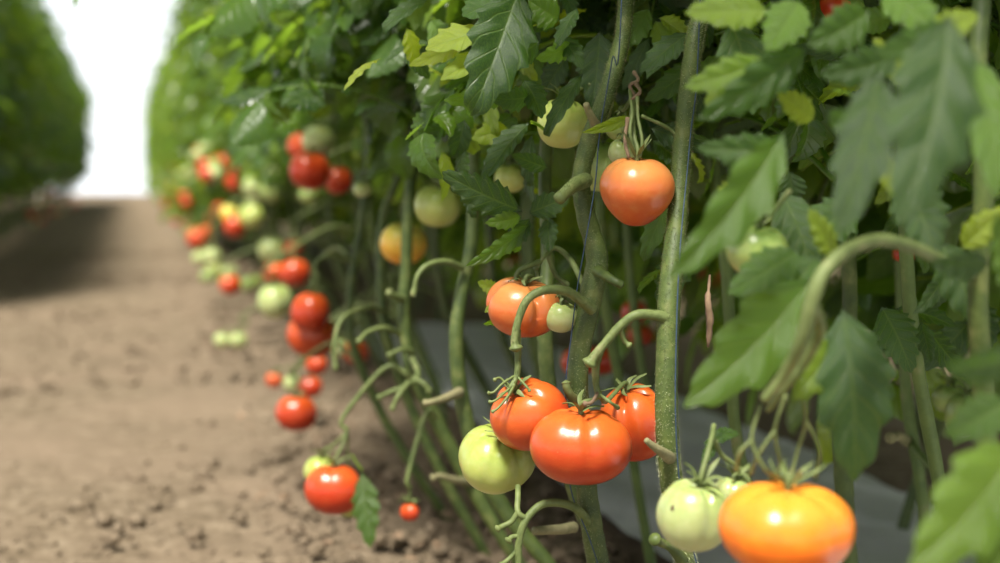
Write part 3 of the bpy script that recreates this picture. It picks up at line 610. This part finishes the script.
# blurred foreground group (right)
hleaf(H['K'], [((948, 10, .78), (915, 222, .74), 92, dict(tint=.12, roll=-12, droop=.5, teeth=4, tamp=.5, fold=.15, twist=.1)), ((975, 55, .86), (1010, 190, .82), 44, dict(tint=.5, roll=30)), ((955, 30, .88), (880, 62, .84), 40, dict(tint=.35, roll=-30))])
hleaf(H['K'], [((880, 70, .86), (858, 232, .82), 56, dict(tint=.05, roll=20, droop=.6, teeth=4, tamp=.45)), ((900, 55, .92), (824, 82, .90), 40, dict(tint=.25, roll=-30)), ((870, 120, .92), (826, 120, .88), 36, dict(tint=.15, roll=-50))])
hleaf(H['K'], [((786, 128, .93), (682, 284, .89), 56, dict(tint=.45, roll=-25, droop=.4, teeth=4, tamp=.4, fold=.5)), ((812, 42, .98), (704, 126, .96), 44, dict(tint=.3, roll=-35, droop=.3)), ((770, 60, 1.0), (690, 94, .98), 34, dict(tint=.65, roll=-15)), ((790, 150, .98), (700, 156, .96), 34, dict(tint=.3, roll=-20))])
hleaf(H['K'], [((815, 275, .97), (698, 414, .93), 74, dict(tint=.5, roll=-15, droop=.4, teeth=4, tamp=.45)), ((800, 250, .98), (735, 298, .96), 44, dict(tint=.35)), ((820, 255, .99), (770, 320, .98), 48, dict(tint=.3))])
hleaf(H['K'], [((842, 305, .98), (868, 474, .96), 74, dict(tint=.25, roll=12, droop=.5, teeth=4, tamp=.45)), ((838, 330, .98), (800, 402, .96), 46, dict(tint=.7, roll=-20)), ((850, 340, .98), (890, 420, .97), 44, dict(tint=.15))])
hleaf(H['K'], [((1030, 350, .74), (945, 372, .72), 50, dict(tint=.2, roll=-50)), ((990, 262, .90), (930, 268, .88), 32, dict(tint=.15, roll=-40)), ((1020, 300, .86), (990, 220, .84), 40, dict(tint=.6))])
hleaf(H['K'], [((1020, 440, .80), (924, 575, .76), 88, dict(tint=.62, roll=-10, teeth=4, tamp=.4)), ((1010, 400, .86), (950, 440, .84), 44, dict(tint=.35)), ((1040, 470, .8), (985, 600, .78), 70, dict(tint=.5))])
hleaf(H['K'], [((770, 10, 1.0), (690, 20, .98), 40, dict(tint=.7)), ((800, 0, .98), (772, 52, .96), 44, dict(tint=.6)), ((870, 10, .96), (812, 50, .94), 46, dict(tint=.4, roll=-30)), ((740, 70, 1.04), (712, 112, 1.02), 36, dict(tint=.7)), ((880, -10, .94), (940, 30, .92), 50, dict(tint=.55)),
               ((830, 90, 1.0), (870, 108, .98), 34, dict(tint=.25, roll=-50)), ((900, 180, 1.0), (940, 250, .98), 56, dict(tint=.15))])
hleaf(H['K'], [((780, 190, 1.1), (820, 280, 1.08), 50, dict(tint=.2)), ((860, 200, 1.12), (800, 250, 1.1), 44, dict(tint=.3)), ((940, 240, 1.05), (985, 320, 1.04), 44, dict(tint=.2, roll=30)), ((730, 20, 1.15), (760, 110, 1.13), 50, dict(tint=.3)), ((900, 110, 1.1), (960, 60, 1.1), 50, dict(tint=.5))])
hleaf(H['L'], [((880, 305, 1.3), (916, 368, 1.28), 40, dict(tint=.3, roll=15, teeth=7)), ((970, 320, 1.5), (922, 372, 1.48), 36, dict(tint=.12, roll=-20)), ((970, 300, 1.5), (995, 345, 1.48), 34, dict(tint=.15))])
hleaf(H['J'], [((735, 430, 1.15), (706, 446, 1.14), 12, dict(tint=.3)), ((712, 436, 1.15), (738, 432, 1.14), 14, dict(tint=.35)), ((714, 440, 1.15), (704, 466, 1.14), 12, dict(tint=.2))])
hleaf(H['K'], [((905, 205, .96), (868, 150, .95), 30, dict(tint=.95, roll=20)), ((960, 250, .97), (1004, 205, .95), 30, dict(tint=.9)), ((722, 60, 1.02), (770, 96, 1.0), 26, dict(tint=.95, roll=20)), ((930, 42, .9), (975, 12, .88), 36, dict(tint=.8)),
               ((742, 180, 1.0), (716, 214, .98), 24, dict(tint=.9)), ((815, 120, 1.02), (776, 96, 1.0), 28, dict(tint=.85, roll=-20)), ((835, 258, 1.0), (806, 214, .98), 26, dict(tint=.8)), ((905, 90, .98), (872, 44, .96), 30, dict(tint=.9, roll=15))])
# small dead strip hanging right of the bristly stem
mb = MB(); tube(mb, [P(710, 275, 1.28), P(708, 300, 1.27), P(710, 322, 1.27), P(708, 347, 1.27)], [.001, .0026, .0036, .001], 6, 5, rough=.6); part(mb, 'dry_leaf', DRY, H['B'])

# ------------------------------------------------------------------ procedural plants
FAR_GROUP = 'plants of the right-hand row beyond the nearest stems'
def proto_plant(lod, seed, n, lean, z0=.60, name='tomato_plant', stalks=True, dens=1.0, scale=(.85, 1.3)):
    rg = random.Random(seed)
    s = stem_curve(rg, lean=lean)
    root = empty(name, (0, 0, 0), 'x', 'tomato plant')
    mb = MB(); stem_mesh(mb, s, .0095, .005, 8 if lod < 2 else 6)
    mb.build('stem', STEM, root)
    if stalks:
        for i in range(4 if lod < 2 else 2):
            tb = MB()
            z = rg.uniform(.22, .6); k = np.searchsorted(s[:, 2], z); p = s[k]; a = rg.uniform(2.2, 4.1)
            d = np.array([math.cos(a), math.sin(a), 0]); L = rg.uniform(.05, .12)
            tube(tb, [p, p+d*L*.4+[0, 0, .02], p+d*L*.8+[0, 0, .01], p+d*L+[0, 0, -.04], p+d*L*1.02+[0, 0, -.09]], [.005, .0042, .004, .0036, .003], 6, 4, knob=.3)
            tb.build('truss_stem', TRUSS, root)
    fb = foliage(s, n, lod, z0, 2.02, rg, scale=scale)
    fb.build('foliage', LEAF, root)
    return root
protos = {4: [proto_plant(2, 700+i, 150, .12, z0=.55, scale=(.75, 1.2)) for i in range(4)], 3: [proto_plant(2, 600+i, 170, .10, z0=.34, scale=(.95, 1.45)) for i in range(4)], 1: [proto_plant(1, 300+i, 125, .14, scale=(.65, 1.05)) for i in range(4)], 2: [proto_plant(2, 400+i, 170, .12, z0=.30, scale=(.75, 1.2)) for i in range(5)]}
proto_used = set()
def put(lod, i, x, y, rz, label, group):
    r = protos[lod][i % len(protos[lod])]
    if (lod, i % len(protos[lod])) not in proto_used:
        proto_used.add((lod, i % len(protos[lod]))); r.location = (x, y, 0); r.rotation_euler = (0, 0, rz); r['label'] = label; r['group'] = group
    else: r = place_tree(r, (x, y, 0), rz, label, group)
    return r
# near part of the front line: own pruned foliage
y = 2.5; i = 0
near_lab = 'leafy tomato plant in the right-hand row beside the mid-distance red tomatoes'
while y < 5.6:
    rg = random.Random(900+i); loc = np.array([.60+rg.uniform(-.03, .05), y, 0])
    s = stem_curve(rg, lean=.16, ly=-.15)
    root = empty('tomato_plant', loc, near_lab, 'tomato plant', 'right row plants around the mid-distance fruit')
    mb = MB(); stem_mesh(mb, s); mb.build('stem', STEM, root)
    fb = foliage(s, 150, 1, .56, 2.02, rg, world=loc, bias=.35, scale=(.6, 1.0))
    if fb: fb.build('foliage', LEAF, root)
    PLANTS.append((root, s+loc)); y += .27; i += 1
# extra leaf cover on the hero stems' upper side, behind the sharp plane
NPL = [(.60, 1.75), (.66, 1.45), (.62, 2.1), (.74, 1.2), (.78, .98), (.70, 1.9), (.66, 2.3)]
for j, (x, yy) in enumerate(NPL):
    rg = random.Random(1200+j); loc = np.array([x, yy, 0]); s = stem_curve(rg, lean=.12, ly=.05)
    root = empty('tomato_plant', loc, 'leafy tomato plant standing just behind the sharp stems of the row', 'tomato plant', 'plants just behind the sharp stems')
    mb = MB(); stem_mesh(mb, s, .008); mb.build('stem', STEMD, root)
    fb = foliage(s, 140, 0, .52, 1.9, rg, world=loc)
    if fb: fb.build('foliage', LEAF, root)
    PLANTS.append((root, s+loc))
# far part of the front line
y = 5.8; i = 0
while y < 34:
    put(1 if y < 9 else 2, i, .60+.17*min(1, (y-5.8)/8)+R.uniform(-.04, .04), y, R.choice([0, .25, -.3, .5]), 'distant trellised tomato plant in the right-hand row along the path', FAR_GROUP); y += .30 if y < 12 else .42; i += 1
# back line of the double row
y = 1.3; i = 0
while y < 12:
    put(3, i, 1.28+R.uniform(-.05, .05), y, R.uniform(0, 6), 'shaded tomato plant in the back line across the grey plastic strip', 'plants of the back line'); y += .30; i += 1
y = 2.6
while y < 11:
    put(3, i, 2.8+R.uniform(-.1, .1), y, R.uniform(0, 6), 'tomato plant in the next row beyond the second path at right', 'plants of the next row at right'); y += .32; i += 1
# left row
y = 6.4
while y < 27:
    put(4, i, -.93+R.uniform(-.05, .05), y, PI+R.choice([0, .25, -.3, .5]), 'tomato plant in the shaded row left of the path', 'plants of the left-hand row'); y += .33; i += 1

y = 7.5
while y < 25:
    put(2, i, -1.75+R.uniform(-.05, .05), y, R.uniform(0, 6), 'tomato plant behind the left-hand row, seen only through gaps', 'plants behind the left-hand row'); y += .4; i += 1

# ------------------------------------------------------------------ fruit hanging along the right row (clusters share a truss)
def stem_near(p, dz):
    best = None
    for root, s in PLANTS:
        q = s-np.array([p[0], p[1], p[2]+dz]); dd = (q**2*[1, 1, 2]).sum(1); k = int(dd.argmin())
        if best is None or dd[k] < best[0]: best = (dd[k], root, s[k])
    return best[1], best[2]
CL = [
 [(310, 171, 2.75, 42, 'red', 'glossy red tomato hanging below the two pale ones at upper left'), (318, 141, 2.78, 34, 'pale', 'pale green tomato directly above the glossy red one at upper left'), (301, 146, 2.84, 28, 'orange', 'pinkish orange tomato left of the pale one at upper left'), (338, 180, 2.9, 30, 'red', 'dark red tomato half behind the glossy red one, to its right')],
 [(309, 195, 3.0, 20, 'green', 'small green tomato under the glossy red one at upper left')],
 [(222, 161, 5.4, 19, 'orange', 'small orange-red tomato left of a blurred far cluster of three'), (240, 168, 5.2, 25, 'orange', 'largest orange-red tomato of the blurred far cluster of three'), (235, 182, 5.3, 20, 'red', 'lowest red tomato of the blurred far cluster of three')],
 [(254, 187, 4.3, 24, 'pale', 'blurred pale green tomato, left one of a side-by-side pair'), (271, 191, 4.2, 24, 'green', 'blurred green tomato, right one of a side-by-side pair'), (275, 168, 4.4, 22, 'pale', 'blurred pale green tomato above the side-by-side pair')],
 [(235, 226, 4.6, 25, 'red', 'bright red blurred tomato beside a yellow-green one'), (251, 216, 4.5, 26, 'lime', 'yellow-green blurred tomato right of the bright red one'), (229, 214, 4.7, 20, 'yellow', 'yellowish blurred tomato above left of the bright red one')],
 [(272, 250, 3.9, 27, 'pale', 'pale green tomato above a pair of red ones'), (293, 249, 3.9, 20, 'red', 'dull dark red tomato above the pair of red ones'), (275, 273, 3.8, 24, 'orange', 'orange tomato, left of the touching red pair'), (294, 273, 3.7, 29, 'red', 'red tomato, right of the touching pair')],
 [(275, 301, 3.1, 36, 'pale', 'round pale green tomato under the touching red pair')],
 [(311, 312, 2.55, 42, 'red', 'upper red tomato of the stacked pair by the arched stalk'), (312, 335, 2.62, 48, 'orange', 'lower broad orange-red tomato of the stacked pair by the arched stalk')],
 [(317, 365, 3.0, 22, 'red', 'small red tomato hanging below the stacked pair')],
 [(356, 352, 3.0, 26, 'orange', 'dull orange tomato in shade right of the stacked pair'), (340, 348, 3.0, 18, 'pale', 'small pale tomato between the stacked pair and the dull orange one')],
 [(296, 413, 2.6, 41, 'red', 'red tomato hanging alone low over the path soil')],
 [(310, 387, 3.2, 24, 'red', 'small flattened red tomato just above the lone low one'), (292, 383, 3.3, 18, 'pale', 'small pale tomato left of the flattened red one'), (274, 380, 3.4, 16, 'orange', 'tiny orange tomato low over the soil left of the small pale one')],
 [(334, 489, 1.95, 56, 'red', 'big red tomato hanging lowest over the path'), (321, 471, 2.0, 34, 'lime', 'light green tomato mostly behind the lowest big red one'), (350, 500, 2.02, 34, 'lime', 'yellow-green tomato behind the leaf beside the lowest big red one')],
 [(410, 512, 1.95, 20, 'red', 'tiny red tomato near the soil left of the slanting stems')],
 [(230, 285, 4.3, 23, 'red', 'small red tomato over the soil, alone left of the pale round one')],
 [(222, 340, 3.9, 16, 'pale', 'small pale green tomato near the soil, left of two'), (238, 340, 3.9, 18, 'pale', 'small pale green tomato near the soil, right of two')],
 [(197, 239, 5.6, 20, 'red', 'far red blurred tomato over the path edge'), (212, 256, 5.2, 18, 'pale', 'far pale blurred tomato over the path edge'), (200, 258, 5.3, 16, 'pale', 'far whitish blurred tomato at the path edge'), (205, 232, 5.6, 16, 'orange', 'far orange blurred tomato beside the path edge red one')],
 [(253, 202, 4.9, 18, 'pale', 'small pale blurred tomato under the side-by-side pair')],
]
sd = 500
for cl in CL:
    W = [P(a, b, d) for a, b, d, *_ in cl]; cen = sum(W)/len(W); top = max(w[2] for w in W)
    rmax = max(rpx(c[3], c[2]) for c in cl)
    root, sp = stem_near(np.array([cen[0], cen[1], top]), .10)
    hub = np.array([cen[0]*.85+sp[0]*.15, cen[1]*.85+sp[1]*.15, top+rmax+.022]) if len(cl) > 1 else np.array([cen[0], cen[1], top+rmax+.02])
    mid_ = (sp+hub)/2; mid_[2] = max(sp[2], hub[2])+.03
    q = hub+(hub-mid_)*.12; q[2] = hub[2]+.018
    tb = MB(); tube(tb, [sp, sp*.6+mid_*.4+[0, 0, .012], mid_, q, hub], [.005, .0042, .0038, .0034, .003], 8, 6, knob=.2)
    part(tb, 'truss_stem', TRUSS, root)
    for (a, b, d, w, col, lab), pos in zip(cl, W):
        sd += 1; rr = rpx(w, d)
        ax = unit(unit(hub-pos)*.35+np.array([R.uniform(-.1, .1), R.uniform(-.1, .1), 1])); tp = pos+ax*rr*.8
        make_tomato(pos, rr, R.uniform(.90, 1.02), 5, R.uniform(.06, .14), col, ax, R.random()*3, sd, lab, detail=1 if d < 4 else 0,
                    stalk=[tp*.5+hub*.5, hub])
# leaf hanging by the lowest red tomato
hleaf(PLANTS[6][0], [((362, 470, 1.93), (375, 545, 1.9), 28, dict(tint=.4, roll=25, droop=.3, st=[(352, 455, 1.97), (356, 462, 1.95)]))])

# far random fruit
far = {c: None for c in MATS}
def far_tom(x, y, z, col, label, group):
    r0 = far[col]
    if r0 is None:
        r0, _ = make_tomato((x, y, z), .035, .86, 5, .1, col, (0, 0, 1), 0, 77, label, group, detail=0, calyx=False); far[col] = r0; r0['group'] = group; return
    o = r0.copy(); C.objects.link(o); o.matrix_world = Matrix.Translation((x, y, z)) @ Matrix.Rotation(R.random()*6, 4, 'Z') @ Matrix.Scale(R.uniform(.75, 1.1), 4)
    o['label'] = label; o['group'] = group
for k in range(64):
    y = 4.8+R.random()**1.3*17; hub = np.array([.56+.12*min(1, max(0, y-5.8)/8)-R.uniform(.08, .28), y, R.uniform(.12, .68)])
    for q in range(R.choice([1, 1, 2, 2])):
        far_tom(hub[0]+R.uniform(-.03, .03), hub[1]+q*.06, hub[2]+R.uniform(-.04, .03), R.choice(['red', 'red', 'orange', 'pale', 'green', 'lime', 'pale']), 'far blurred tomato hanging low along the right-hand row', 'far fruit along the right-hand row')
for k in range(34):
    y = 7.5+R.random()*12
    far_tom(-.93+R.uniform(.18, .34), y, R.uniform(.12, .75), R.choice(['red', 'orange', 'pale', 'red', 'green']), 'far blurred tomato hanging in the left-hand row', 'far fruit along the left-hand row')
for k in range(14):
    y = 2.2+R.random()*4
    far_tom(1.28+R.uniform(-.2, .1), y, R.uniform(.15, .7), R.choice(['red', 'orange', 'red', 'green']), 'shaded tomato in the back line across the grey plastic', 'fruit of the back line')

# ------------------------------------------------------------------ ground
def soil_material():
    m, nt, n = new_mat('dry_soil'); tc = nt.nodes.new('ShaderNodeTexCoord'); ob = tc.outputs['Object']
    a = noise(nt, 2.2, 4, .6, ob); b = noise(nt, 28, 6, .7, ob)
    c = ramp(nt, [(.3, (.085, .064, .040)), (.5, (.170, .130, .086)), (.7, (.285, .228, .160))], b).outputs[0]
    c = mixc(nt, ramp(nt, [(.4, (0, 0, 0)), (.65, (1, 1, 1))], a).outputs[0], c, (.205, .155, .106))
    bs = n('ShaderNodeBsdfPrincipled'); link(nt, c, bs.inputs['Base Color']); bs.inputs['Roughness'].default_value = .95; bs.inputs['Specular IOR Level'].default_value = .1
    link(nt, bump(nt, math_(nt, 'ADD', b, math_(nt, 'MULTIPLY', noise(nt, 120, 3, .6, ob), .4)), .9, .012), bs.inputs['Normal'])
    finish(nt, bs.outputs[0]); return m
SOIL = soil_material()
def hfield(x, y):
    h = np.zeros_like(x)
    for i in range(26):
        f = 2.0*1.22**i; a = .010/(1.13**i); d = NR.rand()*2*PI; ph = NR.rand()*6
        h += a*.55*np.sin(f*(x*math.cos(d)+y*math.sin(d))+ph+1.5*np.sin(f*.37*(x*math.sin(d)-y*math.cos(d))+ph*2))
    return h
def grid(name, xs, ys, mat, zf):
    X, Y = np.meshgrid(xs, ys); Z = zf(X, Y); V = np.stack([X, Y, Z], -1).reshape(-1, 3); nc = len(xs)
    i = np.arange(len(ys)-1)[:, None]*nc; j = np.arange(nc-1)[None]
    F = np.stack([i+j, i+j+1, i+nc+j+1, i+nc+j], -1).reshape(-1, 4)
    me = mesh_from(name, V, F, np.stack([X, Y], -1).reshape(-1, 2), np.zeros(len(V)), mat)
    o = bpy.data.objects.new(name, me); C.objects.link(o); return o
ys = np.concatenate([np.arange(-2, 1, .2), np.arange(1, 7, .02), 7+np.cumsum(np.linspace(.025, .4, 150))]); ys = ys[ys < 36.5]
xs = np.concatenate([np.arange(-5, -1.2, .3), np.arange(-1.2, .8, .016), np.arange(.8, 2.4, .05), np.arange(2.4, 6.5, .3)])
fl = grid('floor', xs, ys, SOIL, hfield); fl['kind'] = 'structure'; fl['label'] = 'dry brown soil path and beds'
# loose clods
mb = MB(); rg = random.Random(4)
for k in range(5000):
    y = 1.9+rg.random()**1.6*9; x = rg.uniform(-1.0, .75) if rg.random() < .7 else rg.uniform(.25, .75); r = .004+.016*rg.random()**4
    nseg = 6; base = []
    for lv, (zz, q) in enumerate(((-.6, .7), (.2, 1), (.8, .6))):
        for a in range(nseg): base.append((q*math.cos(a*PI/3)*rg.uniform(.7, 1.2), q*math.sin(a*PI/3)*rg.uniform(.7, 1.2), zz*rg.uniform(.7, 1.1)))
    v = np.array(base)*[r, r, r*.8]+[x, y, float(hfield_pt(x, y)) if False else r*.15]
    f = []
    for lv in range(2):
        for a in range(nseg): b = (a+1) % nseg; f.append([lv*nseg+a, lv*nseg+b, lv*nseg+nseg+b, lv*nseg+nseg+a])
    f += [[12, 13, 14, 15], [12, 15, 16, 17]]
    mb.add(v, f)
tag(mb.build('soil_clods', SOIL), 'loose crumbs and clods of dry soil scattered on the path', 'soil', kind='stuff')
# grey mulch film
MUL = simple('grey_mulch_film', [(.3, (.52, .52, .52)), (.7, (.66, .66, .65))], 6, .45, .6, .01, 3)
def mz(X, Y): return .026+.012*np.sin(PI*np.clip((X-.72)/.62, 0, 1))+.004*np.sin(X*31+Y*9)+.003*np.sin(Y*37-X*11)
mo = grid('mulch_film', np.linspace(.76, 1.34, 40), np.arange(.4, 5, .05), MUL, mz); tag(mo, 'grey plastic mulch film laid between the two lines of stems', 'plastic film')
# litter of dry leaves along the foot of the row
mb = MB()
for k in range(420):
    y = 1.6+rg.random()**1.4*8; x = rg.uniform(.22, .74)
    V, F, U = leaflet(rg.uniform(.015, .04), rg.uniform(.004, .010), 5, 1, fold=.6, droop=rg.uniform(0, 2), tamp=0, ripple=0, twist=rg.uniform(-1, 1))
    Mx, o = frame([x, y, .012+rg.random()*.01], [rg.uniform(-1, 1), rg.uniform(-1, 1), .1], [rg.uniform(-.4, .4), 0, 1]); mb.add(V @ Mx+o, F, U)
tag(mb.build('leaf_litter', DRY), 'dry brown leaf crumbs lying under the row', 'leaf litter', kind='stuff')

# ------------------------------------------------------------------ far end of the tunnel
def film():
    m, nt, n = new_mat('greenhouse_film')
    tr = n('ShaderNodeBsdfTransparent'); tl = n('ShaderNodeBsdfTranslucent'); tl.inputs[0].default_value = (.95, .97, 1, 1)
    df = n('ShaderNodeBsdfDiffuse'); df.inputs[0].default_value = (.9, .92, .95, 1)
    a = n('ShaderNodeMixShader'); a.inputs[0].default_value = .35; link(nt, tl.outputs[0], a.inputs[1]); link(nt, df.outputs[0], a.inputs[2])
    b = n('ShaderNodeMixShader'); b.inputs[0].default_value = .30; link(nt, tr.outputs[0], b.inputs[1]); link(nt, a.outputs[0], b.inputs[2])
    finish(nt, b.outputs[0]); return m
W = grid('wall_far', np.linspace(-5, 6.4, 58), np.linspace(0, 1, 2), film(), lambda X, Y: X*0)
me = W.data
for v in me.vertices: y = v.co.y; v.co = (v.co.x, 36.4+.03*math.sin(v.co.x*9), 5.0*y-.05)
W['kind'] = 'structure'; W['label'] = 'bright translucent plastic end wall'
PIPE = simple('galvanised_pipe', [(.3, (.62, .64, .67)), (.7, (.72, .74, .77))], 8, .4, 0)
def bar(name, a, b, r):
    mb = MB(); tube(mb, np.array([a, b], float), r, 10, 2); o = mb.build(name, PIPE); o['kind'] = 'structure'; o['label'] = 'metal pipe of the greenhouse end frame'; return o
bar('trim_1', (-5, 36.3, 2.85), (6.4, 36.3, 2.85), .02)

# ------------------------------------------------------------------ light
w = bpy.data.worlds.new('world'); bpy.context.scene.world = w; w.use_nodes = True; nt = w.node_tree; nt.nodes.clear()
tc = nt.nodes.new('ShaderNodeTexCoord'); sp = nt.nodes.new('ShaderNodeSeparateXYZ'); nt.links.new(tc.outputs['Generated'], sp.inputs[0])
rp = ramp(nt, [(0.0, (1.3, 1.35, 1.4)), (0.10, (1.2, 1.25, 1.35)), (0.35, (.46, .475, .475)), (1.0, (.35, .365, .37))], sp.outputs[2])
bg = nt.nodes.new('ShaderNodeBackground'); nt.links.new(rp.outputs[0], bg.inputs[0]); bg.inputs[1].default_value = 1.25
wo = nt.nodes.new('ShaderNodeOutputWorld'); nt.links.new(bg.outputs[0], wo.inputs[0])
sl = bpy.data.lights.new('sun', 'SUN'); sl.energy = 10.0; sl.angle = math.radians(13); sl.color = (1, .955, .87)
so = bpy.data.objects.new('sun', sl); C.objects.link(so); so.location = (-2, 2, 6)
so.rotation_euler = Vector((-.33, -.46, 1.0)).to_track_quat('Z', 'Y').to_euler()
sc = bpy.context.scene
sc.view_settings.view_transform = 'Standard'; sc.view_settings.look = 'None'; sc.view_settings.gamma = 1; sc.view_settings.use_curve_mapping = False
sc.view_settings.exposure = -0.06
sc.cycles.max_bounces = 8; sc.cycles.transparent_max_bounces = 8
